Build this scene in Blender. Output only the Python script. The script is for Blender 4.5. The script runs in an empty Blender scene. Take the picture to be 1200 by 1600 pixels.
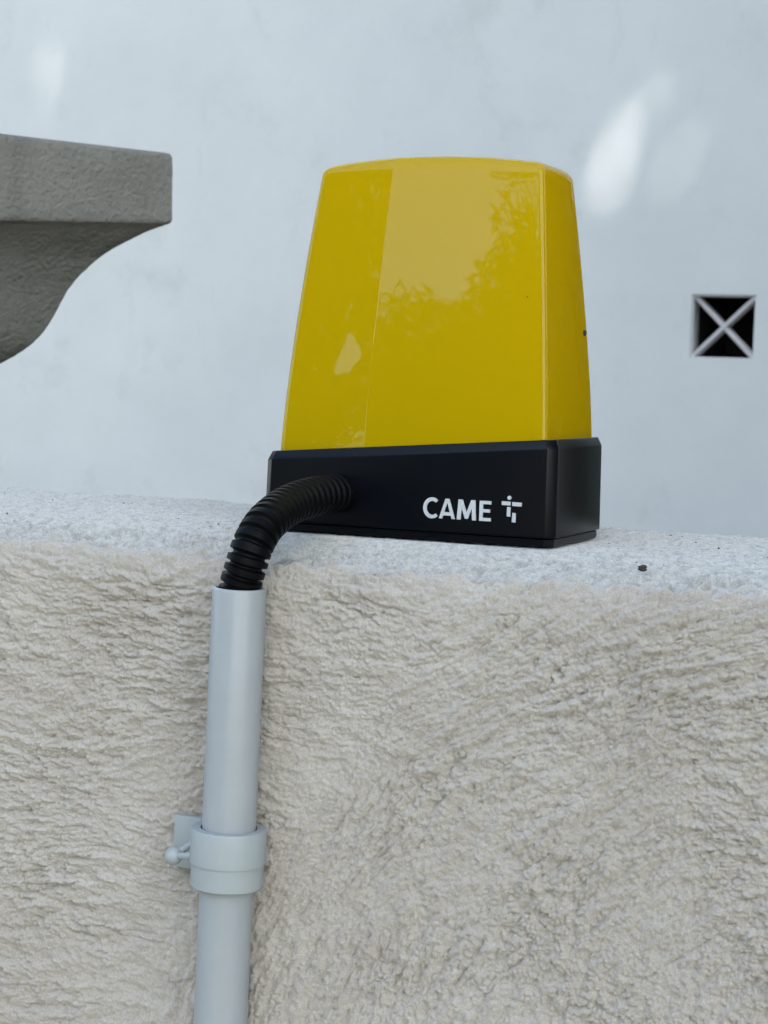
import bpy, bmesh, math, random
import numpy as np
from mathutils import Vector, Matrix
R = math.radians
rng = np.random.default_rng(7)
random.seed(7)
sc = bpy.context.scene
col = sc.collection

# ------------------------------------------------------------------ camera, sky, sun, exposure
CAM = np.array([.3398, -.6958, .0631])
FPX = 3033.0                                   # focal length in photograph pixels (1200 x 1600)
YAW, PITCH, ROLL = .3945, -.0712, .0329
FW = np.array([-math.sin(YAW)*math.cos(PITCH), math.cos(YAW)*math.cos(PITCH), math.sin(PITCH)])
r0 = np.array([math.cos(YAW), math.sin(YAW), 0.]); u0 = np.cross(r0, FW)
RT = r0*math.cos(ROLL)+u0*math.sin(ROLL); UP = -r0*math.sin(ROLL)+u0*math.cos(ROLL)
cd = bpy.data.cameras.new('camera'); cam = bpy.data.objects.new('camera', cd); col.objects.link(cam)
cam.matrix_world = Matrix(((RT[0], UP[0], -FW[0], CAM[0]), (RT[1], UP[1], -FW[1], CAM[1]),
                           (RT[2], UP[2], -FW[2], CAM[2]), (0, 0, 0, 1)))
cd.sensor_fit = 'VERTICAL'; cd.sensor_height = 36; cd.lens = FPX/1600*36
cd.clip_start = .01; cd.clip_end = 3000
cd.dof.use_dof = True; cd.dof.focus_distance = .70; cd.dof.aperture_fstop = 45
sc.camera = cam
sc.render.resolution_x = 768; sc.render.resolution_y = 1024

SUN_EL, SUN_AZ = R(50), R(149)                 # azimuth clockwise from +Y
SDIR = np.array([math.sin(SUN_AZ)*math.cos(SUN_EL), math.cos(SUN_AZ)*math.cos(SUN_EL), math.sin(SUN_EL)])
world = bpy.data.worlds.new('World'); sc.world = world; world.use_nodes = True
wn = world.node_tree
sky = wn.nodes.new('ShaderNodeTexSky'); sky.sky_type = 'NISHITA'; sky.sun_disc = False
sky.sun_elevation = SUN_EL; sky.sun_rotation = SUN_AZ
sky.air_density = 1.0; sky.dust_density = 1.3; sky.ozone_density = 1.0
bgn = wn.nodes['Background']; bgn.inputs['Strength'].default_value = .12
tint = wn.nodes.new('ShaderNodeMix'); tint.data_type = 'RGBA'; tint.blend_type = 'MULTIPLY'   # the whole sky a little milky
tint.inputs['Factor'].default_value = 1; tint.inputs['B'].default_value = (1.0, .995, .885, 1)
wn.links.new(sky.outputs[0], tint.inputs['A']); wn.links.new(tint.outputs['Result'], bgn.inputs['Color'])
sl = bpy.data.lights.new('sun', 'SUN'); sl.energy = 3.0; sl.angle = R(.5); sl.color = (1, .95, .87)
so = bpy.data.objects.new('sun', sl); col.objects.link(so)
so.rotation_euler = Vector(SDIR).to_track_quat('Z', 'Y').to_euler(); so.location = (3, -5, 15)
sc.view_settings.view_transform = 'Standard'; sc.view_settings.look = 'None'
sc.view_settings.gamma = 1; sc.view_settings.exposure = 2.1

def ray(px, py): return FW+RT*(px-600)/FPX-UP*(py-800)/FPX
def hit(px, py, ax, v):
    d = ray(px, py); return CAM+d*((v-CAM[ax])/d[ax])

# ------------------------------------------------------------------ materials
def mat(name, base, rough=.6, spec=.5, var=None, scale=40, bump=0, bscale=200, **kw):
    m = bpy.data.materials.new(name); m.use_nodes = True
    nt = m.node_tree; b = nt.nodes['Principled BSDF']
    b.inputs['Roughness'].default_value = rough
    b.inputs['Specular IOR Level'].default_value = spec
    b.inputs['Base Color'].default_value = (*base, 1)
    tc = nt.nodes.new('ShaderNodeTexCoord')
    if var:
        n = nt.nodes.new('ShaderNodeTexNoise'); n.inputs['Scale'].default_value = scale
        n.inputs['Detail'].default_value = 6; n.inputs['Roughness'].default_value = .65
        nt.links.new(tc.outputs['Object'], n.inputs['Vector'])
        rp = nt.nodes.new('ShaderNodeValToRGB'); rp.color_ramp.elements[0].position = .3
        rp.color_ramp.elements[1].position = .7
        rp.color_ramp.elements[0].color = (*var, 1); rp.color_ramp.elements[1].color = (*base, 1)
        nt.links.new(n.outputs['Fac'], rp.inputs['Fac']); nt.links.new(rp.outputs[0], b.inputs['Base Color'])
    if bump:
        n = nt.nodes.new('ShaderNodeTexNoise'); n.inputs['Scale'].default_value = bscale
        n.inputs['Detail'].default_value = 5
        nt.links.new(tc.outputs['Object'], n.inputs['Vector'])
        bp = nt.nodes.new('ShaderNodeBump'); bp.inputs['Strength'].default_value = bump
        bp.inputs['Distance'].default_value = kw.get('bdist', .001)
        nt.links.new(n.outputs['Fac'], bp.inputs['Height']); nt.links.new(bp.outputs[0], b.inputs['Normal'])
    return m

M = {}
M['lens'] = mat('yellow_plastic', (.63, .452, .0025), .022, .52, bump=.03, bscale=45, bdist=.0003)
b = M['lens'].node_tree.nodes['Principled BSDF']
b.inputs['Subsurface Weight'].default_value = .0; b.inputs['Subsurface Radius'].default_value = (1, .6, .05)
b.inputs['Subsurface Scale'].default_value = .006
nt = M['lens'].node_tree; out = nt.nodes['Material Output']               # thin moulded plastic: some light passes through
tr = nt.nodes.new('ShaderNodeBsdfTranslucent'); tr.inputs['Color'].default_value = (.76, .53, .0025, 1)
mx = nt.nodes.new('ShaderNodeMixShader'); mx.inputs[0].default_value = .42
nt.links.new(b.outputs[0], mx.inputs[1]); nt.links.new(tr.outputs[0], mx.inputs[2]); nt.links.new(mx.outputs[0], out.inputs['Surface'])
M['black'] = mat('black_plastic', (.0012, .0019, .0042), .30, .20, var=(.0018, .0026, .0050), scale=90, bump=.12, bscale=1800, bdist=.0003)
M['hose'] = mat('black_corrugated_plastic', (.0018, .0022, .0030), .45, .09, var=(.0028, .0032, .0040), scale=150)
M['white'] = mat('white_print', (.60, .62, .64), .5, var=(.5, .52, .54), scale=600)
M['pipe'] = mat('grey_pvc', (.365, .39, .415), .33, .5, var=(.335, .36, .385), scale=60, bump=.05, bscale=300)
M['clip'] = mat('grey_clip_plastic', (.365, .40, .412), .45, .4, var=(.34, .375, .388), scale=120)
M['stone'] = mat('weathered_cast_stone', (.235, .231, .212), .92, .2, var=(.18, .178, .162), scale=22, bump=.7, bscale=260, bdist=.004)
M['housewall'] = mat('white_painted_render', (.71, .715, .71), .85, .2, var=(.625, .635, .635), scale=2.6, bump=.12, bscale=7, bdist=.02)
def mottle(m, scale, lo, hi, c, stretch=(1, 1, 1), detail=6):
    """stains with a shape of their own over the base colour"""
    nt = m.node_tree; b = nt.nodes['Principled BSDF']; l = b.inputs['Base Color'].links
    tc = nt.nodes.new('ShaderNodeTexCoord'); mp = nt.nodes.new('ShaderNodeMapping'); mp.inputs['Scale'].default_value = stretch
    n = nt.nodes.new('ShaderNodeTexNoise'); n.inputs['Scale'].default_value = scale; n.inputs['Detail'].default_value = detail
    n.inputs['Roughness'].default_value = .7
    r = nt.nodes.new('ShaderNodeMapRange'); r.inputs[1].default_value = lo; r.inputs[2].default_value = hi
    x = nt.nodes.new('ShaderNodeMix'); x.data_type = 'RGBA'; x.inputs['B'].default_value = (*c, 1)
    nt.links.new(tc.outputs['Object'], mp.inputs[0]); nt.links.new(mp.outputs[0], n.inputs['Vector']); nt.links.new(n.outputs['Fac'], r.inputs[0])
    nt.links.new(r.outputs[0], x.inputs['Factor']); nt.links.new(l[0].from_socket, x.inputs['A']); nt.links.new(x.outputs['Result'], b.inputs['Base Color'])
mottle(M['housewall'], 5.5, .56, .80, (.55, .56, .555))
mottle(M['housewall'], 3.0, .60, .82, (.57, .575, .57), (3.5, 3.5, .5))
mottle(M['housewall'], 14, .70, .80, (.46, .47, .46))
mottle(M['stone'], 130, .64, .72, (.075, .075, .068))
mottle(M['stone'], 9, .52, .75, (.13, .135, .12), (2, 2, .5))
mottle(M['pipe'], 60, .66, .74, (.25, .27, .30), (4, 4, .35))
mottle(M['clip'], 90, .68, .76, (.22, .25, .26), (3, 3, .6))
M['ventbar'] = mat('vent_concrete', (.60, .57, .58), .9, .2, var=(.50, .47, .48), scale=60)
M['cavity'] = mat('shade_coloured_cavity', (.03, .03, .03), .95, .1)  # near-black colour stands in for the unlit depth of the vent
M['ground'] = mat('pale_gravel_ground', (.15, .145, .125), .95, .1, var=(.10, .098, .085), scale=3, bump=.5, bscale=60, bdist=.01)
M['leaf'] = mat('leaf_green', (.055, .095, .025), .5, .4, var=(.035, .065, .016), scale=.8)
M['bark'] = mat('bark', (.11, .085, .06), .95, .1, var=(.06, .05, .04), scale=9, bump=.8, bscale=25, bdist=.02)
M['debris'] = mat('dark_grit', (.035, .033, .03), .9, .2, var=(.07, .065, .06), scale=900)

# rendered garden wall: beige face, whiter paint over the top
def wall_material():
    m = bpy.data.materials.new('rough_trowelled_render'); m.use_nodes = True
    nt = m.node_tree; L = nt.links; b = nt.nodes['Principled BSDF']
    b.inputs['Roughness'].default_value = 1; b.inputs['Specular IOR Level'].default_value = .03
    b.inputs['Diffuse Roughness'].default_value = .8
    tc = nt.nodes.new('ShaderNodeTexCoord')
    def noise(s, d=5, r=.6):
        n = nt.nodes.new('ShaderNodeTexNoise'); n.inputs['Scale'].default_value = s
        n.inputs['Detail'].default_value = d; n.inputs['Roughness'].default_value = r
        L.new(tc.outputs['Object'], n.inputs['Vector']); return n.outputs['Fac']
    def ramp(f, p0, p1, c0, c1):
        r = nt.nodes.new('ShaderNodeValToRGB'); e = r.color_ramp.elements
        e[0].position, e[1].position = p0, p1; e[0].color = (*c0, 1); e[1].color = (*c1, 1)
        L.new(f, r.inputs['Fac']); return r.outputs[0]
    def mix(f, a, c):
        x = nt.nodes.new('ShaderNodeMix'); x.data_type = 'RGBA'
        L.new(f, x.inputs['Factor']); L.new(a, x.inputs['A']); L.new(c, x.inputs['B']); return x.outputs['Result']
    face = ramp(noise(14, 6, .7), .35, .68, (.485, .446, .408), (.57, .538, .502))
    stain = ramp(noise(45, 6, .75), .63, .78, (0, 0, 0), (1, 1, 1))
    dk = nt.nodes.new('ShaderNodeRGB'); dk.outputs[0].default_value = (.46, .41, .355, 1)
    face = mix(stain, face, dk.outputs[0])
    top = ramp(noise(260, 5, .8), .36, .56, (.40, .40, .39), (.58, .576, .565))
    at = nt.nodes.new('ShaderNodeAttribute'); at.attribute_name = 'paint'
    c = mix(at.outputs['Fac'], face, top)
    sp = ramp(noise(1500, 3, .8), .36, .62, (.80, .79, .77), (1.05, 1.05, 1.05))          # single grains of darker and paler sand
    ml = nt.nodes.new('ShaderNodeMix'); ml.data_type = 'RGBA'; ml.blend_type = 'MULTIPLY'; ml.inputs['Factor'].default_value = 1
    L.new(c, ml.inputs['A']); L.new(sp, ml.inputs['B']); c = ml.outputs['Result']
    L.new(c, b.inputs['Base Color'])
    bp = nt.nodes.new('ShaderNodeBump'); bp.inputs['Strength'].default_value = .8; bp.inputs['Distance'].default_value = .0004
    L.new(noise(620, 6, .75), bp.inputs['Height']); L.new(bp.outputs[0], b.inputs['Normal'])
    return m
M['render'] = wall_material()

# ------------------------------------------------------------------ helpers
def tag(o, label=None, cat=None, group=None, kind=None):
    if label: o['label'] = label
    if cat: o['category'] = cat
    if group: o['group'] = group
    if kind: o['kind'] = kind
    return o
def empty(name, loc):
    o = bpy.data.objects.new(name, None); o.location = loc; o.empty_display_size = .02
    col.objects.link(o); return o
def base_of(o):
    p = Vector((0, 0, 0))
    while o: p = p+o.location; o = o.parent
    return np.array(p)
def finish(name, me, m, parent, smooth):
    me.materials.append(m)
    if smooth is True:
        me.polygons.foreach_set('use_smooth', np.ones(len(me.polygons), bool))
    elif smooth:
        me.polygons.foreach_set('use_smooth', np.ones(len(me.polygons), bool))
        me.set_sharp_from_angle(angle=R(smooth))
    o = bpy.data.objects.new(name, me); o.parent = parent; col.objects.link(o)
    return o
def mesh(name, V, F, m, parent=None, smooth=None, loc=None):
    """vertices in world coordinates; the object sits at loc (its own base) or at its parent's origin"""
    V = np.array(V, float); p = base_of(parent)
    if loc is not None: V = V-np.array(loc)
    else: V = V-p
    me = bpy.data.meshes.new(name)
    me.from_pydata([tuple(v) for v in V], [], [tuple(int(i) for i in f) for f in F]); me.update()
    bm = bmesh.new(); bm.from_mesh(me); bmesh.ops.recalc_face_normals(bm, faces=bm.faces); bm.to_mesh(me); bm.free()
    o = finish(name, me, m, parent, smooth)
    if loc is not None: o.location = Vector(loc)-Vector(p)
    return o
def quads_np(name, V, Q, m, parent=None, smooth=True, loc=None):
    V = np.asarray(V, np.float32)
    if loc is not None: V = V-np.array(loc, np.float32)
    else: V = V-base_of(parent).astype(np.float32)
    me = bpy.data.meshes.new(name); k = Q.shape[1]
    me.vertices.add(len(V)); me.vertices.foreach_set('co', np.ascontiguousarray(V).ravel())
    me.loops.add(Q.size); me.loops.foreach_set('vertex_index', Q.ravel().astype(np.int32))
    me.polygons.add(len(Q)); me.polygons.foreach_set('loop_start', np.arange(0, Q.size, k, dtype=np.int32))
    me.update(calc_edges=True); me.validate()
    o = finish(name, me, m, parent, smooth)
    if loc is not None: o.location = loc
    return o
def loft(rings, closed=True, cap=True):
    """rings: list of equally long point lists -> verts, faces"""
    n = len(rings[0]); V = [p for r in rings for p in r]; F = []
    for k in range(len(rings)-1):
        for i in range(n if closed else n-1):
            j = (i+1) % n
            F.append((k*n+i, k*n+j, (k+1)*n+j, (k+1)*n+i))
    if cap:
        F.append(tuple(range(n))[::-1]); F.append(tuple((len(rings)-1)*n+i for i in range(n)))
    return V, F
def sweep(pts, rad, n=20, cap=True):
    """tube round a polyline with one radius per point"""
    pts = np.array(pts, float); T = np.gradient(pts, axis=0); T /= np.linalg.norm(T, axis=1)[:, None]
    a = np.array([1., 0, 0]) if abs(T[0][0]) < .8 else np.array([0, 1., 0])
    rings = []
    for p, t, r in zip(pts, T, rad):
        a = a-t*(a@t); a /= np.linalg.norm(a); c = np.cross(t, a)
        rings.append([p+r*(a*math.cos(q)+c*math.sin(q)) for q in np.linspace(0, 2*math.pi, n, endpoint=False)])
    return loft(rings, True, cap)
def box(x0, x1, y0, y1, z0, z1):
    V = [(x, y, z) for z in (z0, z1) for y in (y0, y1) for x in (x0, x1)]
    return V, [(0, 2, 3, 1), (4, 5, 7, 6), (0, 1, 5, 4), (2, 6, 7, 3), (0, 4, 6, 2), (1, 3, 7, 5)]
def bevel(o, w, seg=2, ang=30):
    bm = bmesh.new(); bm.from_mesh(o.data)
    es = [e for e in bm.edges if len(e.link_faces) == 2 and e.calc_face_angle(0) > R(ang)]
    bmesh.ops.bevel(bm, geom=es, offset=w, segments=seg, affect='EDGES', profile=.5)
    bm.to_mesh(o.data); bm.free()
    o.data.polygons.foreach_set('use_smooth', np.ones(len(o.data.polygons), bool))
    o.data.set_sharp_from_angle(angle=R(40))
    return o
def gnoise(x, y, seed):
    """2-D gradient noise, about -1..1"""
    tab = np.random.default_rng(seed).random((256, 256))*2*np.pi
    xi = np.floor(x).astype(int); yi = np.floor(y).astype(int); xf = x-xi; yf = y-yi
    def g(i, j):
        a = tab[(xi+i) & 255, (yi+j) & 255]; return np.cos(a)*(xf-i)+np.sin(a)*(yf-j)
    u = xf**3*(xf*(xf*6-15)+10); v = yf**3*(yf*(yf*6-15)+10)
    return 1.5*((g(0, 0)*(1-u)+g(1, 0)*u)*(1-v)+(g(0, 1)*(1-u)+g(1, 1)*u)*v)

def worley(x, y, seed):
    """distance to the nearest of jittered lattice points"""
    rs = np.random.default_rng(seed); jx = rs.random((256, 256)); jy = rs.random((256, 256))
    xi = np.floor(x).astype(int); yi = np.floor(y).astype(int); best = np.full(x.shape, 9.)
    for i in (-1, 0, 1):
        for j in (-1, 0, 1):
            a, c = (xi+i) & 255, (yi+j) & 255
            np.minimum(best, (xi+i+jx[a, c]-x)**2+(yi+j+jy[a, c]-y)**2, out=best)
    return np.sqrt(best)

def grains(x, y, seed):
    """packed grains of sand: the highest of the domes round jittered lattice points, each its own size"""
    rs = np.random.default_rng(seed); jx, jy, jr = rs.random((3, 256, 256)); best = np.zeros(x.shape)
    xi = np.floor(x).astype(int); yi = np.floor(y).astype(int)
    for i in (-1, 0, 1):
        for j in (-1, 0, 1):
            a, c = (xi+i) & 255, (yi+j) & 255; r = .32+.62*jr[a, c]**1.5
            q = ((xi+i+jx[a, c]-x)**2+(yi+j+jy[a, c]-y)**2)/(r*r)
            np.maximum(best, r*np.sqrt(np.clip(1-q, 0, 1)), out=best)
    return best

GROUND = -1.5
# ------------------------------------------------------------------ ground
V, F = box(-60, 60, -60, 60, GROUND-.3, GROUND)
tag(mesh('ground', V, F, M['ground'], loc=(0, 0, GROUND)), kind='structure')

# ------------------------------------------------------------------ garden wall
def garden_wall():
    ix = .42e-3
    gr = ix*np.cumsum(1.03**np.arange(1, 122))                    # spacing widens away from the part in view
    mid = np.arange(-.235, .232, ix)
    xs = np.concatenate([np.linspace(-2.2, mid[0]-gr[-1], 20)[:-1], mid[0]-gr[::-1], mid, mid[-1]+gr, np.linspace(mid[-1]+gr[-1], 2.2, 20)[1:]])
    # profile (offset across, height) from the back foot over the top to the front foot
    prof = [(.122, GROUND-.02), (.122, -.6), (.122, -.10), (.122, -.03)]
    def arc(cx, cz, r, a0, a1, n): return [(cx+r*math.cos(a), cz+r*math.sin(a)) for a in np.linspace(a0, a1, n)]
    prof += arc(.116, -.006, .006, 0, math.pi/2, 12)
    prof += [(y, 0) for y in np.arange(.1155, -.004, -.0007)]
    t = np.linspace(0, 1, 60)[1:]
    prof += [(-.004-.034*q, -.0085*(q*q*.6+q*.4)) for q in t]
    a_s = math.atan2(.0085*1.6, .034)
    rr = .011; cx = -.038+rr*(-math.sin(a_s)); cz = -.0085-rr*math.cos(a_s)
    prof += arc(cx, cz, rr, math.pi/2+a_s, math.pi, 24)[1:]
    yf, zf = prof[-1]
    prof += [(yf, z) for z in np.arange(zf-ix, -.222, -ix)]
    prof += [(yf, prof[-1][1]-g) for g in gr]
    prof += [(yf, z) for z in (-.8, -1.0, -1.2, GROUND-.02) if z < prof[-1][1]-.05]
    prof = np.array(prof)
    t_ = np.gradient(prof, axis=0); t_ /= np.linalg.norm(t_, axis=1)[:, None]
    nrm = np.stack([-t_[:, 1]*-1, t_[:, 0]*-1], 1) * 1.0
    nrm = np.stack([t_[:, 1], -t_[:, 0]], 1)                     # outward: up on the top, -y on the face
    s = np.concatenate([[0], np.cumsum(np.linalg.norm(np.diff(prof, axis=0), axis=1))])
    X, S = np.meshgrid(xs, s); PY = np.repeat(prof[:, :1], len(xs), 1); PZ = np.repeat(prof[:, 1:], len(xs), 1)
    s0 = s[np.argmin(abs(prof[:, 0]-cx)+abs(prof[:, 1]-(cz+rr)))]
    D = S-s0                                                      # distance below the front arris
    # trowel flow: level strokes at left and near the top, arcs sweeping up to the right further down
    wx = X+.006*gnoise(X*18, D*18, 1)+.0003*gnoise(X*200, D*200, 2); wd = D+.006*gnoise(X*18, D*18, 3)+.0003*gnoise(X*200, D*200, 4)
    qx, qd = wx-.29, wd-.29
    rad = np.hypot(qx, qd); ang = np.arctan2(qd, qx)
    mk = 1/(1+np.exp(-((X-.055)*55+(D-.085)*40+1.2*gnoise(X*20, D*20, 5))))
    def strokes(fa, fl, seed):
        a = gnoise(wd*fa, wx*fl, seed); c = gnoise(rad*fa, ang*.22*fl, seed+50)
        return a*(1-mk)+c*mk
    # flow coordinates: along and across the trowel strokes
    def flow(fn, fa, fl, seed): return fn(wd*fa, wx*fl, seed)*(1-mk)+fn(rad*fa, ang*.22*fl, seed+50)*mk
    jx, jd = X+.0005*gnoise(X*420, D*420, 6)+.0003*gnoise(X*1000, D*1000, 7), D+.0005*gnoise(X*420, D*420, 8)+.0003*gnoise(X*1000, D*1000, 9)
    g1 = np.clip(.62-worley(jx*360, jd*480, 11), 0, 1)             # grains of sand standing proud
    g2 = np.clip(.60-worley(jx*680, jd*780, 12), 0, 1)
    g1 = g1*np.clip(gnoise(wx*150, wd*210, 25)*1.6+.75, 0, 1.3); g2 = g2*np.clip(gnoise(wx*200, wd*260, 26)*1.6+.7, 0, 1.3)
    st1 = flow(gnoise, 450, 130, 13); st2 = flow(gnoise, 800, 300, 14); st3 = flow(gnoise, 200, 42, 15)+.6*flow(gnoise, 110, 30, 44)
    tear = -np.clip(.13-np.abs(flow(gnoise, 120, 34, 16)+.25*gnoise(jx*300, jd*300, 27)), 0, 1)*np.clip(gnoise(X*60, D*60, 17)+.1, 0, 1)*9.0
    rag = .22*gnoise(jx*700, jd*700, 47)+.10*gnoise(X*1150, D*1150, 48)
    m1 = np.clip(gnoise(wx*110, wd*170, 49)*1.6+.85, 0, 1); m2 = np.clip(gnoise(wx*170, wd*230, 51)*1.6+.9, 0, 1)
    rid = -np.clip(1-np.abs(flow(gnoise, 300, 72, 45)+rag*.55)*1.5, 0, 1)**4*m1-.7*np.clip(1-np.abs(flow(gnoise, 580, 165, 46)+rag*.6)*1.5, 0, 1)**4*m2   # crevices between flakes
    pits = -np.clip(gnoise(jx*430, jd*480, 18)-.30, 0, 1)*3.4
    big = gnoise(X*24, D*24, 19)*.6+gnoise(X*8, D*8, 20)*1.2
    patch = np.clip(.98+.4*gnoise(X*20, D*30, 21), .6, 1.25)      # smoother and rougher passes
    step = np.tanh(4*(flow(gnoise, 230, 110, 22)+.3*gnoise(jx*600, jd*600, 28)))*.30
    grit = gnoise(X*760, D*820, 24)*.20+gnoise(X*1100, D*1100, 29)*.14
    d1 = flow(grains, 560, 360, 61)*np.clip(gnoise(wx*70, wd*95, 63)*.8+.95, .5, 1.25); d2 = flow(grains, 930, 760, 62)
    lines = -np.clip(1-np.abs(flow(gnoise, 170, 22, 71)+.05*gnoise(X*700, D*700, 72))*7, 0, 1)*np.clip(gnoise(X*45, D*60, 73)*2+.2, 0, 1)     # drag lines of the trowel
    f = flow(gnoise, 230, 90, 81)+.60*flow(gnoise, 470, 200, 82)+.38*flow(gnoise, 900, 430, 83)
    u = f/.30+.35*gnoise(X*300, D*300, 84); fl = np.floor(u); ter = fl+np.clip((u-fl-.38)/.24, 0, 1)                # torn plateaus with sharp lips
    hf = (ter*.30*.62+f*.26+d1*.16+d2*.44-.28+lines*.45+tear*.7+pits*.14+grit*.5)*patch*.0023+big*.0008
    # top: flatter, dragged, with small pits and grains
    tx, ty = X+.001*gnoise(X*400, PY*400, 30), PY+.001*gnoise(X*400, PY*400, 38)
    ht = (gnoise(tx*420, ty*380, 31)*.5+gnoise(X*850, PY*700, 32)*.40-np.clip(gnoise(tx*300, ty*230, 33)-.22, 0, 1)*3.4
          + np.clip(.5-worley(tx*260, ty*240, 34), 0, 1)*np.clip(gnoise(X*90, PY*90, 39)+.2, 0, 1)*2.2)*.00075+gnoise(X*26, PY*26, 35)*.0009+gnoise(X*70, PY*70, 36)*.0005
    tb = np.clip((D+.024+.008*gnoise(X*45, D*45, 37))/.010, 0, 1)
    H = ht*(1-tb)+hf*tb
    under = np.exp(-(np.maximum(np.abs(X-.059)-.058, 0)/.006)**2)*np.exp(-(np.maximum(np.abs(PY-.032)-.034, 0)/.006)**2)*(np.abs(PZ) < .004)
    H = H*(1-.85*under)-.0012*under
    edge = np.clip((.72-np.abs(X))/.3, 0, 1)*np.clip((.75+PZ)/.25, 0, 1); H = H*edge
    back = (.122-PY)*0
    shift = np.where(PY > .06, -.055*X*np.clip((PY-.06)/.06, 0, 1)*np.clip((.5-np.abs(X))/.2, 0, 1), 0)   # back edge runs slightly out of parallel
    V = np.stack([X, PY+nrm[:, :1]*H+shift, PZ+nrm[:, 1:]*H], -1).reshape(-1, 3)
    nc, nr = len(xs), len(s)
    i = np.arange(nr-1)[:, None]*nc+np.arange(nc-1)[None]
    Q = np.stack([i, i+1, i+nc+1, i+nc], -1).reshape(-1, 4)
    o = quads_np('garden_wall', V, Q, M['render'], loc=(0, 0, GROUND))
    paint = np.clip((.004-D+.007*gnoise(X*50, D*50, 41)+.007*gnoise(X*240, D*240, 42)+.004*gnoise(X*600, D*600, 43))/.004, 0, 1)
    paint = np.where(PZ < -.04, 0, paint)
    at = o.data.attributes.new('paint', 'FLOAT', 'POINT'); at.data.foreach_set('value', paint.ravel().astype(np.float32))
    tag(o, 'low garden wall of rough beige render with whiter top, carrying the yellow beacon', 'wall')
    return o, yf
gw, WALL_Y = garden_wall()

# ------------------------------------------------------------------ white house behind
HY = 3.0
vx0, vx1, vz0, vz1 = -.571, -.446, .112, .235
house = tag(empty('house', (-1.3, HY, GROUND)), 'white rendered house wall behind, with one small square vent', 'house')
def house_wall():
    x0, x1, z0, z1, th = -7, 4.2, GROUND-.01, 4.6, .30
    xs = sorted(set([x0, vx0, vx1, x1])); zs = sorted([z0, vz0, vz1, z1])
    V = []; F = []
    def quad(*p): n = len(V); V.extend(p); F.append((n, n+1, n+2, n+3))
    for a in range(3):
        for c in range(3):
            if a == 1 and c == 1: continue
            for y in (HY, HY+th):
                quad((xs[a], y, zs[c]), (xs[a+1], y, zs[c]), (xs[a+1], y, zs[c+1]), (xs[a], y, zs[c+1]))
    for (a, b_) in (((vx0, vz0), (vx1, vz0)), ((vx1, vz0), (vx1, vz1)), ((vx1, vz1), (vx0, vz1)), ((vx0, vz1), (vx0, vz0)),
                    ((x0, z0), (x1, z0)), ((x1, z0), (x1, z1)), ((x1, z1), (x0, z1)), ((x0, z1), (x0, z0))):
        quad((a[0], HY, a[1]), (b_[0], HY, b_[1]), (b_[0], HY+th, b_[1]), (a[0], HY+th, a[1]))
    o = mesh('wall', V, F, M['housewall'], house)
    bm = bmesh.new(); bm.from_mesh(o.data); bmesh.ops.remove_doubles(bm, verts=bm.verts, dist=1e-5)
    bmesh.ops.recalc_face_normals(bm, faces=bm.faces); bm.to_mesh(o.data); bm.free()
    return o
house_wall()
vent = empty('vent', (0, 0, 0)); vent.parent = house
vent.location = Vector(((vx0+vx1)/2, HY, vz0))-house.location
vent['label'] = 'small square vent with a diagonal concrete cross over a black opening'
w = .0032
V, F = [], []
for bx in ((vx0+.0005, vx0+w, vz0+.0005, vz1-.0005), (vx1-w, vx1-.0005, vz0+.0005, vz1-.0005), (vx0+w, vx1-w, vz0+.0005, vz0+w), (vx0+w, vx1-w, vz1-w, vz1-.0005)):
    v, f = box(bx[0], bx[1], HY+.004, HY+.05, bx[2], bx[3]); n = len(V); V += v; F += [tuple(i+n for i in q) for q in f]
mesh('vent_frame', V, F, M['housewall'], vent)
V, F = box(vx0-.01, vx1+.01, HY+.302, HY+.42, vz0-.01, vz1+.01)
mesh('shade_back', V, F, M['cavity'], vent)  # closes the vent with a block coloured as deep shade
V, F = [], []
for bx in ((vx0+.001, vx0+.003, vz0+.001, vz1-.001), (vx1-.003, vx1-.001, vz0+.001, vz1-.001), (vx0+.003, vx1-.003, vz0+.001, vz0+.003), (vx0+.003, vx1-.003, vz1-.003, vz1-.001)):
    v, f = box(bx[0], bx[1], HY+.051, HY+.30, bx[2], bx[3]); n = len(V); V += v; F += [tuple(i+n for i in q) for q in f]
mesh('shade_lining', V, F, M['cavity'], vent)  # sides of the opening coloured as deep shade
for k, (a, c) in enumerate((((vx0+.002, vz0+.002), (vx1-.002, vz1-.002)), ((vx0+.002, vz1-.002), (vx1-.002, vz0+.002)))):
    a = np.array(a); c = np.array(c); d = (c-a)/np.linalg.norm(c-a); nrm = np.array([-d[1], d[0]])*.0048
    y0 = HY+.007+.0015*k; V = []
    for (hw, y) in ((1, y0+.03), (1, y0+.004), (.6, y0), (-.6, y0), (-1, y0+.004), (-1, y0+.03)):
        for p in (a, c): V.append((p[0]+nrm[0]*hw, y, p[1]+nrm[1]*hw))
    F = [(2*i, 2*i+1, 2*((i+1) % 6)+1, 2*((i+1) % 6)) for i in range(6)]+[(0, 2, 4, 6, 8, 10), (1, 3, 5, 7, 9, 11)]
    mesh('bar', V, F, M['ventbar'], vent)

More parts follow.
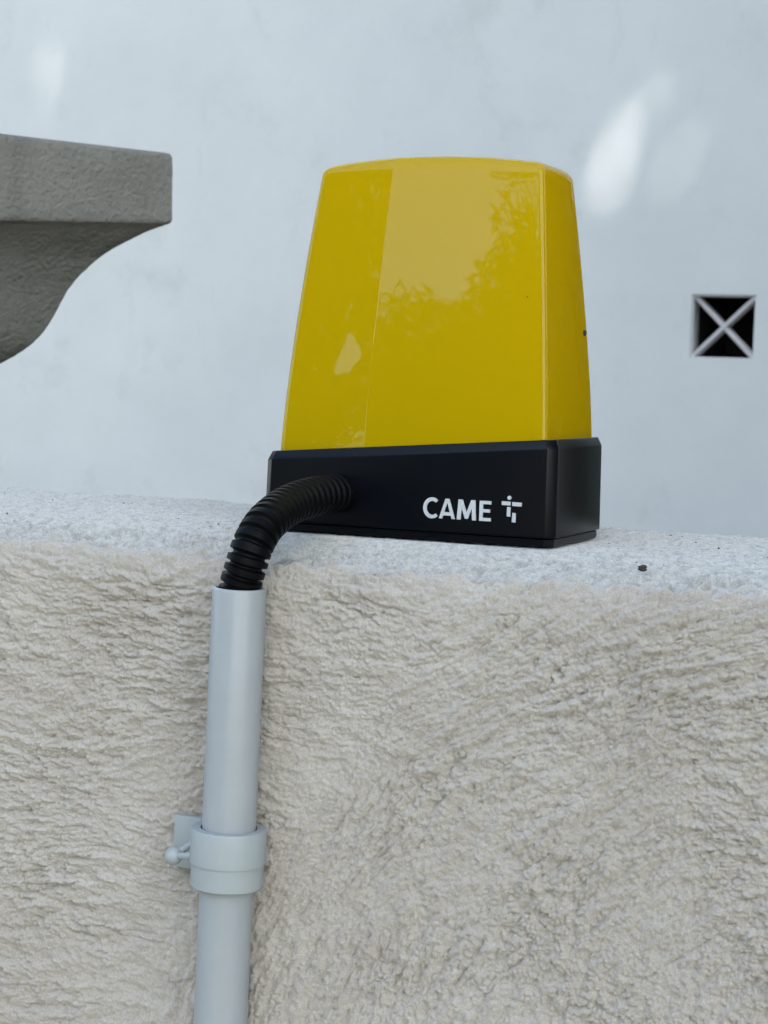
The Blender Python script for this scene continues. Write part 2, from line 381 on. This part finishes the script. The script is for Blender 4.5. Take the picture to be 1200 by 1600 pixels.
# ------------------------------------------------------------------ stone pillar with moulded cap (left)
def pillar():
    PR = YAW+.5                                                  # its front turns a little away to the right
    ex = np.array([math.cos(PR), math.sin(PR), 0]); ey = np.array([-math.sin(PR), math.cos(PR), 0])
    corner = CAM+ray(270, 300)*1.3                                # near right corner of the slab
    HS = .19                                                      # half width of the slab
    cen = corner-ex*HS+ey*HS; cen[2] = 0
    def on_face(px, py):                                          # local x (from the right corner) and height on the slab's front
        d = ray(px, py); t = ((corner-CAM)@ey)/(d@ey); p = CAM+t*d
        return (p-corner)@ex, p[2]
    zt0 = on_face(266, 238)[1]; xl, zt1 = on_face(0, 207)
    zb0 = on_face(268, 350)[1]; zb1 = on_face(0, 345)[1]
    st, sb = (zt1-zt0)/(-xl), (zb1-zb0)/(-xl)
    root = empty('stone_pillar', (cen[0], cen[1], GROUND))
    tag(root, 'grey stone pillar at the left edge with a moulded overhanging cap', 'pillar')
    def ring(h, z, slope=0., n=26):
        P = []
        for (a, c) in (((-1, -1), (1, -1)), ((1, -1), (1, 1)), ((1, 1), (-1, 1)), ((-1, 1), (-1, -1))):
            for q in np.linspace(0, 1, n, endpoint=False):
                lx = h*(a[0]+(c[0]-a[0])*q); ly = h*(a[1]+(c[1]-a[1])*q)
                P.append(cen+ex*lx+ey*ly+np.array([0, 0, z+slope*(HS-lx)]))
        return P
    def rough(rings, amp):
        out = []
        for k, r in enumerate(rings):
            rr = []
            for p in r:
                d = p-cen; d[2] = 0; d /= np.linalg.norm(d)
                nz = float(gnoise(np.array([p[0]*150+p[2]*71]), np.array([p[1]*150+p[2]*143]), 61)[0])
                rr.append(p+d*nz*amp)
            out.append(rr)
        return out
    # abacus slab
    rings = [ring(HS-.0025, zb0-.0002, sb), ring(HS-.0007, zb0+.0008, sb), ring(HS, zb0+.003, sb)]
    for q in np.linspace(.15, .88, 9): rings.append(ring(HS-.0005*q, zb0+(zt0-zb0)*q, sb+(st-sb)*q))
    rings += [ring(HS-.0006, zt0-.003, st), ring(HS-.002, zt0-.0008, st), ring(HS-.005, zt0, st)]
    V, F = loft(rough(rings, .0006)); mesh('slab', V, F, M['stone'], root, 50)
    # cyma moulding, its outline read off the right-hand profile
    prof = [(268, 352), (250, 357), (228, 367), (206, 378), (187, 388), (165, 401), (148, 417), (131, 433), (120, 446), (108, 465),
            (97, 487), (86, 507), (74, 523), (60, 537), (44, 549), (24, 561), (0, 573), (-22, 582), (-40, 588), (-46, 596), (-46, 630)]
    tt = np.arange(len(prof)); fine = np.linspace(0, len(prof)-1, 3*len(prof)-2); pa_ = np.array(prof, float)
    pk = np.stack([np.interp(fine, tt, pa_[:, k]) for k in (0, 1)], 1)
    for _ in range(3): pk[1:-8] = (pk[:-9]+2*pk[1:-8]+pk[2:-7])/4
    rings = []
    for (px, py) in pk:
        lx, z = on_face(px, py)
        # the profile's corner lies back on the mitre diagonal
        for _ in range(6):
            d = ray(px, py); P0 = corner+ey*(-lx)
            t = ((P0-CAM)@ey)/(d@ey); p = CAM+t*d; lx = (p-corner)@ex; z = p[2]
        rings.append(ring(HS+lx-.003, z))
    V, F = loft(rough(rings, .0006)); mesh('cap_moulding', V, F, M['stone'], root, 60)
    h = HS+lx-.012; zt = rings[-1][0][2]-.0004
    V, F = loft([ring(h, GROUND-.01, n=4), ring(h, -.6, n=4), ring(h, zt, n=4)]); mesh('shaft', V, F, M['stone'], root, 40)
pillar()

# ------------------------------------------------------------------ flashing beacon
BW, BD, HL, HR = .118, .0648, .0282, .0370
beacon = tag(empty('gate_beacon', (BW/2, BD/2, 0)), 'yellow gate flashing beacon on a wedge shaped black base, standing on the wall', 'beacon')
def rimz(x): return HL+.0026+(HR+.0034-HL-.0026)*x/BW
def plan(inset, c=.0032):
    i = inset; x0, x1, y0, y1 = i-.0029, BW+.0013-i, i, BD-i
    pts = []
    for (cx, cy, sx, sy) in ((x1, y0, -1, 1), (x1, y1, -1, -1), (x0, y1, 1, -1), (x0, y0, 1, 1)):
        a = (cx+sx*c, cy); b_ = (cx, cy+sy*c)
        pts += [a, b_] if sx*sy < 0 else [b_, a]
    return pts
def base_ring(inset, zf, c=.0032): return [(x, y, zf(x)) for x, y in plan(inset, c)]
bbase = mesh('base', *loft([base_ring(.0002, lambda x: .0030), base_ring(0, lambda x: .0036), base_ring(.0004, lambda x: rimz(x)-.0034),
              base_ring(.0017, lambda x: rimz(x)), base_ring(.0024, lambda x: rimz(x)+.0001), base_ring(.0027, lambda x: rimz(x)-.003)]), M['black'], beacon)
bevel(bbase, .00035, 2, 12)
foot = mesh('foot_plate', *loft([base_ring(.0014, lambda x: -.0004), base_ring(.0010, lambda x: .0002), base_ring(.0010, lambda x: .0024), base_ring(.0018, lambda x: .0031)]), M['black'], bbase)
# lens: front in two facets meeting at a soft crease, tapering and bulging upward
LI, TI, FI, FT, LH = .0040, .0124, .0030, .0132, .1452
def lens():
    def section(t, shrink=0., dz=None):
        g = t**1.32; gf = t**1.45
        ix = LI+(TI-LI)*g+shrink; iy0 = FI+(FT-FI)*gf+shrink; iy1 = FI+(FT-FI)*gf+shrink
        x0, x1, y0, y1 = ix-.0046+.0024*t, BW-ix, iy0, BD-iy1+.0032*(1-.6*t)
        w = x1-x0; cx = x0+.35*w; back = .0056*(1-.25*t)
        P = []
        def seg(a, b_, n, bulge=0., nx=0, ny=0):
            for q in np.linspace(0, 1, n, endpoint=False):
                k = 4*q*(1-q)*bulge
                P.append((a[0]+(b_[0]-a[0])*q+nx*k, a[1]+(b_[1]-a[1])*q+ny*k))
        rc = .0023; rl = .0034
        def corner(c, p, q_, n=7):                               # quadratic round from p to q_ round c
            for s in np.linspace(0, 1, n, endpoint=False):
                P.append(((1-s)**2*p[0]+2*s*(1-s)*c[0]+s*s*q_[0], (1-s)**2*p[1]+2*s*(1-s)*c[1]+s*s*q_[1]))
        fl = (x0, y0+back); dl = np.array([cx-x0, -back]); dl /= np.linalg.norm(dl)
        seg((fl[0]+dl[0]*rl, fl[1]+dl[1]*rl), (cx-.0006, y0+.0006*back/(cx-x0)), 10, .0003, 0, -1)
        corner((cx, y0), (cx-.0006, y0+.0006*back/(cx-x0)), (cx+.0006, y0), 3)
        seg((cx+.0006, y0), (x1-rc, y0+.0002), 22, .0006, 0, -1)
        corner((x1, y0), (x1-rc, y0+.0002), (x1, y0+rc))
        seg((x1, y0+rc), (x1, y1-rc), 12, .0008, 1, 0)
        corner((x1, y1), (x1, y1-rc), (x1-rc, y1))
        seg((x1-rc, y1), (x0+rc, y1), 14, .0010, 0, 1)
        corner((x0, y1), (x0+rc, y1), (x0, y1-rc))
        seg((x0, y1-rc), (x0, fl[1]+rl), 10, .0008, -1, 0)
        corner(fl, (x0, fl[1]+rl), (fl[0]+dl[0]*rl, fl[1]+dl[1]*rl))
        return P
    rings = []
    zt = LH-.0042
    for t in np.linspace(0, 1, 34):
        rings.append([(x, y, (rimz(x)-.0028)*(1-t)+zt*t) for x, y in section(t)])
    def dome(x, y):
        return .0030*(1-((x-BW/2)/(BW/2-TI))**2)*1.0
    for a in np.linspace(0, math.pi/2, 9)[1:]:
        rings.append([(x, y, zt+.0042*math.sin(a)+dome(x, y)*math.sin(a)) for x, y in section(1., .0042*(1-math.cos(a)))])
    cx, cy = BW/2, BD/2
    top = rings[-1]
    for q in (.8, .6, .4, .2, .02):
        rings.append([(cx+(x-cx)*q, cy+(y-cy)*q, LH+dome(cx+(x-cx)*q, 0)+.0004*(1-q)) for x, y, z in top])
    return mesh('lens', *loft(rings), M['lens'], beacon, True)
lens_o = lens()

# unseen block added inside the lens to shade its translucent middle
V, F = box(.040, .078, .028, .036, .036, .112); V2, F2 = box(.050, .068, .0365, .046, .036, .100)
shade_core = bevel(mesh('inner_shade_block', V+V2, F+[tuple(i+8 for i in f) for f in F2], M['white'], beacon), .001)

# printed wordmark and emblem on the base's front
def plate(name, polys, parent, m, y=-.00002, th=.00035, label=None):
    V, F = [], []
    for P in polys:
        n = len(P); o_ = len(V)
        V += [(x, y-th, z) for x, z in P]+[(x, y+.0002, z) for x, z in P]
        F.append(tuple(o_+i for i in range(n))); F.append(tuple(o_+n+i for i in range(n))[::-1])
        F += [(o_+i, o_+(i+1) % n, o_+n+(i+1) % n, o_+n+i) for i in range(n)]
    o = mesh(name, V, F, m, parent)
    if label: o['label'] = label
    return o
def px(x, y): p = hit(x, y, 1, 0.); return np.array([p[0], p[2]])
# letter frame: origin at the foot of C, axes along and up the lettering, one unit = cap height
def frame(o, ux, uz): return lambda P: [tuple(o+ux*a+uz*c) for a, c in P]
O = px(662, 807.5); HCAP = np.linalg.norm(px(765, 782)-px(766, 813.5))
UX = np.array([1., 0]); UZ = np.array([0, 1.])
z_base = px(700, 810.5)[1]; LW = lambda x: px(x, 797)[0]
def letter(x0, x1, P, nm):
    a, c = LW(x0), LW(x1)
    return plate(nm, [[(a+(c-a)*u, z_base+HCAP*v) for u, v in poly] for poly in P], bbase, M['white'], label='white letter on the black base')
arc_o = [(.56+.56*math.cos(q)*1.0, .5+.53*math.sin(q)) for q in np.linspace(R(48), R(312), 22)]
arc_i = [(.58+.36*math.cos(q), .5+.35*math.sin(q)) for q in np.linspace(R(308), R(52), 22)]
cpts = arc_o+arc_i
C_quads = [[arc_o[i], arc_o[i+1], arc_i[20-i], arc_i[21-i]] for i in range(21)]
letter(661.5, 686, [cpts], 'letter_c')
letter(686.5, 711.5, [[(0, 0), (.38, 1), (.5, 1), (.5, .82), (.205, 0)], [(.5, .82), (.5, 1), (.62, 1), (1, 0), (.795, 0)], [(.2627, .16), (.3238, .33), (.6762, .33), (.7373, .16)]], 'letter_a')
letter(714.5, 744.5, [[(0, 0), (.06, 1), (.28, 1), (.5, .38), (.72, 1), (.94, 1), (1, 0), (.80, 0), (.765, .60), (.575, .06), (.425, .06), (.235, .60), (.20, 0)]], 'letter_m')
letter(749.5, 767.5, [[(0, 0), (0, 1), (.30, 1), (.30, 0)], [(.30, 1), (1, 1), (1, .84), (.30, .84)], [(.30, .59), (.92, .59), (.92, .43), (.30, .43)], [(.30, .16), (1, .16), (1, 0), (.30, 0)]], 'letter_e')
def pq(*pts): return [tuple(px(*p)) for p in pts]
em = [[tuple(px(796.2+3.1*math.cos(a), 777.8+3.1*math.sin(a))) for a in np.linspace(0, 2*math.pi, 14, endpoint=False)],
      pq((784.5, 783.0), (798.0, 784.0), (798.0, 789.8), (784.5, 788.8)), pq((800.8, 784.4), (815.5, 785.6), (815.2, 791.6), (800.8, 790.4)),
      pq((792.8, 792.0), (798.0, 792.5), (797.4, 807.4), (792.0, 806.6)), pq((801.0, 801.2), (806.3, 801.8), (805.6, 816.6), (799.9, 815.6))]
plate('emblem', em, bbase, M['white'], label='white figure emblem beside the wordmark')

# ------------------------------------------------------------------ grey conduit pipe on the wall face
PY_ = WALL_Y-.0138
pa = hit(374.3, 918, 1, PY_); pb = hit(344.3, 1600, 1, PY_)
pdir = (pb-pa)/np.linalg.norm(pb-pa); PR_ = .0099
pbot = pa+pdir*((GROUND-pa[2])/pdir[2])
pipe_root = tag(empty('conduit_pipe', tuple(pbot)), 'pale grey plastic conduit pipe running up the front of the rough wall', 'pipe')
def pipe():
    ax = np.cross(pdir, [0, 1, 0]); ax /= np.linalg.norm(ax); ay = np.cross(pdir, ax)
    q = np.linspace(0, 2*math.pi, 48, endpoint=False)
    def ring(p, r): return [p+r*(ax*math.cos(a)+ay*math.sin(a)) for a in q]
    prof = [(pbot, PR_)]+[(pa+pdir*d, PR_) for d in (.8, .3, .1, .001)]+[(pa+pdir*.0003, PR_-.0002), (pa, PR_-.0006), (pa, PR_-.0013), (pa+pdir*.001, PR_-.0016), (pa+pdir*.05, PR_-.0016)]
    V, F = loft([ring(p, r) for p, r in prof], True, False)
    return mesh('pipe_wall', V, F, M['pipe'], pipe_root, 40)
pipe()

# ------------------------------------------------------------------ corrugated hose
def hose():
    P = [hit(533, 772, 1, .006), hit(525, 771, 1, -.002), hit(490, 776, 1, -.019), hit(450, 790, 1, -.037), hit(415, 818, 1, PY_+.010),
         hit(395, 852, 1, PY_+.002), hit(383, 889, 1, PY_), pa-pdir*-.001, pa+pdir*.014]
    # Catmull-Rom through the way points, resampled by length
    Q = [2*P[0]-P[1]]+P+[2*P[-1]-P[-2]]; pts = []
    for i in range(1, len(Q)-2):
        for t in np.linspace(0, 1, 60, endpoint=False):
            p0, p1, p2, p3 = Q[i-1:i+3]
            pts.append(.5*((2*p1)+(-p0+p2)*t+(2*p0-5*p1+4*p2-p3)*t*t+(-p0+3*p1-3*p2+p3)*t**3))
    pts = np.array(pts); s = np.concatenate([[0], np.cumsum(np.linalg.norm(np.diff(pts, axis=0), axis=1))])
    pitch = .0038; n = int(s[-1]/pitch*10); u = np.linspace(0, s[-1], n)
    pts = np.stack([np.interp(u, s, pts[:, k]) for k in range(3)], 1)
    for _ in range(30): pts[1:-1] = (pts[:-2]+2*pts[1:-1]+pts[2:])/4
    ph = (u/pitch) % 1
    rad = np.interp(ph, [0, .10, .18, .72, .80, .90, 1], [.0060, .0063, .0077, .0077, .0063, .0060, .0060])
    k = np.clip((u-.006)/.030, 0, 1)*.75+.25; rad = .0077-(.0077-rad)*k                # ribs lie closer where the hose leaves the base
    o = mesh('corrugated_hose', *sweep(pts, rad, 32), M['hose'], loc=tuple(pa), smooth=50)
    tag(o, 'black ribbed hose bending from the beacon base into the grey pipe', 'hose')
    return o
hose()

# ------------------------------------------------------------------ pipe clip
def clip():
    c0 = hit(359, 1293, 1, PY_); c1 = hit(356, 1384, 1, PY_)
    ax = np.cross(pdir, [0, 1, 0]); ax = ax if ax[0] > 0 else -ax; ax /= np.linalg.norm(ax)
    ay = np.cross(pdir, ax); ay = ay if ay[1] < 0 else -ay         # towards the viewer
    cc = pa+pdir*((c0-pa)@pdir); L = (c1-c0)@pdir
    root = empty('pipe_clip', tuple(cc+pdir*L)); tag(root, 'grey saddle clip with a ball ended latch holding the conduit to the wall', 'clip')
    rin, rout = .0105, .0140
    n = 52; q = np.linspace(R(-52), R(232), n)
    V = []; F = []
    lv = [(0, rout-.0003), (.0006, rout), (L*.585, rout), (L*.590, rout-.0006), (L-.0005, rout-.0006), (L, rout-.0010)]
    for d, r in lv: V += [cc+pdir*d+r*(ax*math.cos(a)+ay*math.sin(a)) for a in q]
    for d in (L, 0): V += [cc+pdir*d+rin*(ax*math.cos(a)+ay*math.sin(a)) for a in q]
    m = len(lv)+2
    for k in range(m):
        for i in range(n-1):
            k2 = (k+1) % m; F.append((k*n+i, k*n+i+1, k2*n+i+1, k2*n+i))
    F.append(tuple(k*n for k in range(m))); F.append(tuple(k*n+n-1 for k in range(m))[::-1])
    mesh('collar', V, F, M['clip'], root, 35)
    # saddle plate against the wall
    def slab(name, a0, a1, b0, b1, d0, d1, bv=.0005):
        V = [cc+ax*a+ay*b_+pdir*d for d in (d0, d1) for b_ in (b0, b1) for a in (a0, a1)]
        return bevel(mesh(name, V, [(0, 2, 3, 1), (4, 5, 7, 6), (0, 1, 5, 4), (2, 6, 7, 3), (0, 4, 6, 2), (1, 3, 7, 5)], M['clip'], root), bv)
    yb = -.0133
    slab('back_plate', -.0282, .0030, yb, yb+.0034, .0010, .0210)
    slab('backing_block', -.0075, .0075, yb+.0036, -.0098, .001, L-.001)
    # latch: two arms meeting at a ball
    def loc(px_, py_, b_):
        # point whose picture is (px_, py_) at distance b_ in front of the pipe axis plane
        p0 = cc+ay*b_; d = ray(px_, py_); t = ((p0-CAM)@ay)/(d@ay); return CAM+t*d
    ball = loc(271, 1337, .004); rb = .0034
    V = []; F = []
    rings = []
    for a in np.linspace(-math.pi/2+.05, math.pi/2-.05, 13):
        rings.append([ball+rb*(math.cos(a)*(ax*math.cos(t)+ay*math.sin(t))-pdir*math.sin(a)) for t in np.linspace(0, 2*math.pi, 24, endpoint=False)])
    mesh('latch_ball', *loft(rings), M['clip'], root, True)
    for (p, b_) in (((316, 1337.5), .0085), ((302, 1317), -.001)):
        e = loc(p[0], p[1], b_); pts = [ball+(e-ball)*t for t in np.linspace(0, 1, 6)]
        mesh('latch_arm', *sweep(pts, [.0013]*5+[.0015], 12), M['clip'], root, 60)
clip()

# ------------------------------------------------------------------ grit on the wall and the lens
def pebble(name, c, size, seed, label, cat, m='debris'):
    bm = bmesh.new(); bmesh.ops.create_icosphere(bm, subdivisions=2, radius=1)
    rs = np.random.default_rng(seed); k = rs.random(6)*6
    for v in bm.verts:
        f = 1+.22*math.sin(v.co.x*3+k[0])+.18*math.sin(v.co.y*4+k[1])+.15*math.sin(v.co.z*5+k[2])
        v.co = Vector((v.co.x*size[0]*f, v.co.y*size[1]*f, v.co.z*size[2]*f))
    me = bpy.data.meshes.new(name); bm.to_mesh(me); bm.free()
    o = finish(name, me, M[m], None, 40); o.location = c
    return tag(o, label, cat)
p = hit(1003, 889, 2, -.0025)
pebble('stone_chip', (p[0], p[1], p[2]+.0003), (.0017, .0012, .0010), 3, 'dark stone chip lying alone on the white wall top right of the beacon', 'stone chip')

def grit():
    rs = np.random.default_rng(17); V, F = [], []
    bm = bmesh.new(); bmesh.ops.create_icosphere(bm, subdivisions=1, radius=1)
    bv = np.array([v.co[:] for v in bm.verts]); bf = [[v.index for v in f.verts] for f in bm.faces]; bm.free()
    wm = np.array([v.co[:] for v in []])
    dg = bpy.context.evaluated_depsgraph_get(); off = Vector((0, 0, GROUND))
    while len(V) < 12*150:
        x, y = rs.uniform(-.235, .24), rs.uniform(-.042, .115)
        if -.006 < x < .124 and -.003 < y < .068: continue
        ok, l, n_, i_ = gw.ray_cast(Vector((x, y, .1))-off, Vector((0, 0, -1)))
        if not ok: continue
        r = .00018+.00035*rs.random()**4; p = np.array(l+off)+[0, 0, r*.3]
        v = bv*r*np.array([rs.uniform(.8, 1.5), rs.uniform(.8, 1.4), .8])*(1+.25*rs.normal(size=(len(bv), 1)))
        F += [tuple(i+len(V) for i in f) for f in bf]; V += list(p+v)
    tag(mesh('grit', V, F, M['debris'], loc=(0, 0, 0)), 'loose dark grit scattered over the whitish wall top', 'grit', kind='stuff')
bpy.context.view_layer.update()
grit()
bpy.context.view_layer.update()
_o = lens_o.matrix_world.inverted() @ Vector(CAM)
for (x, y), sz, lb in (((912, 520), .0010, 'tiny black speck stuck near the right edge of the yellow lens'), ((824, 464), .00022, 'faint brown fleck on the front of the yellow lens')):
    ok, l, n_, i_ = lens_o.ray_cast(_o, Vector(ray(x, y)).normalized())
    if ok: pebble('dirt_speck', tuple(lens_o.matrix_world @ l), (sz, sz, sz*1.1), int(x), lb, 'speck')

# ------------------------------------------------------------------ trees behind the viewer (they shade the wall and mirror in the lens)
def tree(name, base, crown_c, crown_r, n, leaf, label, seed, gaps=(), clumps=60, limbs=9, trunk_r=.22, fill=.45, gdir=SDIR, wr=.32):
    rs = np.random.default_rng(seed)
    root = empty(name, base); tag(root, label, 'tree', 'trees behind the viewer')
    cc = np.array(crown_c, float); cr = np.array(crown_r, float); bs = np.array(base, float)
    # clump centres spread through the crown, leaves scattered round them
    d = rs.normal(size=(clumps, 3)); d /= np.linalg.norm(d, axis=1)[:, None]
    cl = cc+d*cr*(rs.random((clumps, 1))**(1/2.2))*.86
    k = rs.integers(0, clumps, n)
    off = rs.normal(size=(n, 3)); off /= np.linalg.norm(off, axis=1)[:, None]
    P = cl[k]+off*(rs.random((n, 1))**.45)*cr.mean()*.33
    f = rs.random(n) < fill                                        # the even fill between the clumps
    e = rs.normal(size=(n, 3)); e /= np.linalg.norm(e, axis=1)[:, None]
    P[f] = (cc+e*cr*(rs.random((n, 1))**(1/3))*.97)[f]
    a = rs.normal(size=(n, 3)); a[:, 2] -= .35; a /= np.linalg.norm(a, axis=1)[:, None]
    b_ = rs.normal(size=(n, 3)); b_ -= a*(a*b_).sum(1)[:, None]; b_ /= np.linalg.norm(b_, axis=1)[:, None]
    for (g, r) in gaps:
        v = P-g; t = v@gdir; keep = np.linalg.norm(v-t[:, None]*gdir, axis=1) > r; P, a, b_ = P[keep], a[keep], b_[keep]
    n = len(P)
    L = leaf*(.7+.6*rs.random((n, 1)))
    V = np.stack([P-a*L*.5, P+b_*L*wr, P+a*L*.5, P-b_*L*wr], 1).reshape(-1, 3)
    quads_np('crown', V, np.arange(4*n).reshape(-1, 4), M['leaf'], root, False)
    # trunk and limbs, tapered
    top = cc+np.array([0, 0, cr[2]*.45]); V, F = [], []
    def add(v, f_): o_ = len(V); V.extend(v); F.extend([tuple(i+o_ for i in q) for q in f_])
    ts = np.linspace(0, 1, 12); wob = rs.normal(size=(12, 3))*.05*np.array([1, 1, 0]); wob[0] = 0
    tp = bs+(top-bs)*ts[:, None]+wob; tp[0, 2] -= .05
    add(*sweep(tp, trunk_r*(1-.8*ts)*(1+.5*np.exp(-ts*14)), 12))
    for i in range(limbs):
        s0 = tp[4+i % 6]; az = i*2.4+rs.random(); e_ = cc+cr*.62*np.array([math.cos(az), math.sin(az), rs.uniform(-.4, .7)])
        if any(np.linalg.norm(np.cross(e_-np.array(g), gdir)) < .5 for g, r in gaps): continue
        q = np.linspace(0, 1, 8)[:, None]; pts = s0+(e_-s0)*q+np.array([0, 0, .35])*np.sin(q*math.pi)
        add(*sweep(pts, trunk_r*.42*(1-.85*q[:, 0]), 8))
    mesh('trunk', V, F, M['bark'], root, 60)
def spot(px_, py_): return hit(px_, py_, 1, HY)
gaps = [(spot(82, 105), .0480), (spot(964, 262), .057), (spot(984, 232), .045), (spot(1002, 200), .038), (spot(940, 288), .046), (spot(1062, 248), .047), (np.array([-1.6, 2.35, GROUND]), .48), (np.array([-.7, 2.4, GROUND]), .45), (np.array([-2.5, 2.35, GROUND]), .5)]  # crown opened for sun flecks, and for added sunlit ground that brightens the house
cen = np.array([-.65, 1.5, .1])+SDIR*11.0
tree('tree', (cen[0]+.6, cen[1]-.4, GROUND), cen, (3.2, 3.2, 2.6), 90000, .135, 'tall broad leafy tree behind the viewer shading the wall', 5, gaps, clumps=90)
def azel(az, el): return np.array([math.sin(R(az))*math.cos(R(el)), math.cos(R(az))*math.cos(R(el)), math.sin(R(el))])
for (x, y), h, r, sd, n, lb, g in (
    ((-7.4, -7.0), 2.6, (2.5, 2.5, 3.4), 11, 30000, 'leafy tree left of the viewer, mirrored at the left of the lens', [((.03, 0, .08), .22), ((.30, 0, .16), .17), ((-.2, 0, -.02), .15), ((.12, 0, .30), .15)]),
    ((-4.6, -11.4), .7, (2.2, 2.2, 2.35), 12, 20000, 'low bushy tree farther back, mirrored in the middle of the lens', []),
    ((-1.4, -10.9), 1.75, (2.9, 2.6, 2.56), 13, 32000, 'upright leafy tree straight behind the viewer, mirrored at the right of the lens', [])):
    tree('tree', (x, y, GROUND), (x, y, h), r, int(n*2.2), .13 if sd == 11 else .27, lb, sd, g, wr=.32 if sd == 11 else .09, clumps=46, limbs=6, trunk_r=.16, fill=.35, gdir=azel(-141.5, 8.6))
tree('added_shrub', (.95, 2.15, GROUND), (.95, 2.15, -.2), (.68, .55, 1.25), 16000, .085, 'dark leafy bush out of view at the right, added to darken the right face of the lens', 21,
     clumps=40, limbs=6, trunk_r=.05, fill=.5)  # unseen bush, added so the right lens face mirrors something dark
tree('tree', (2.3, .35, GROUND), (2.3, .35, 1.2), (1.2, 1.2, 2.3), 26000, .11, 'dense leafy tree out of view at the right, added to keep sky off the lens', 22,
     clumps=46, limbs=6, trunk_r=.12, fill=.5)  # unseen tree, added to block sky from the right of the lens
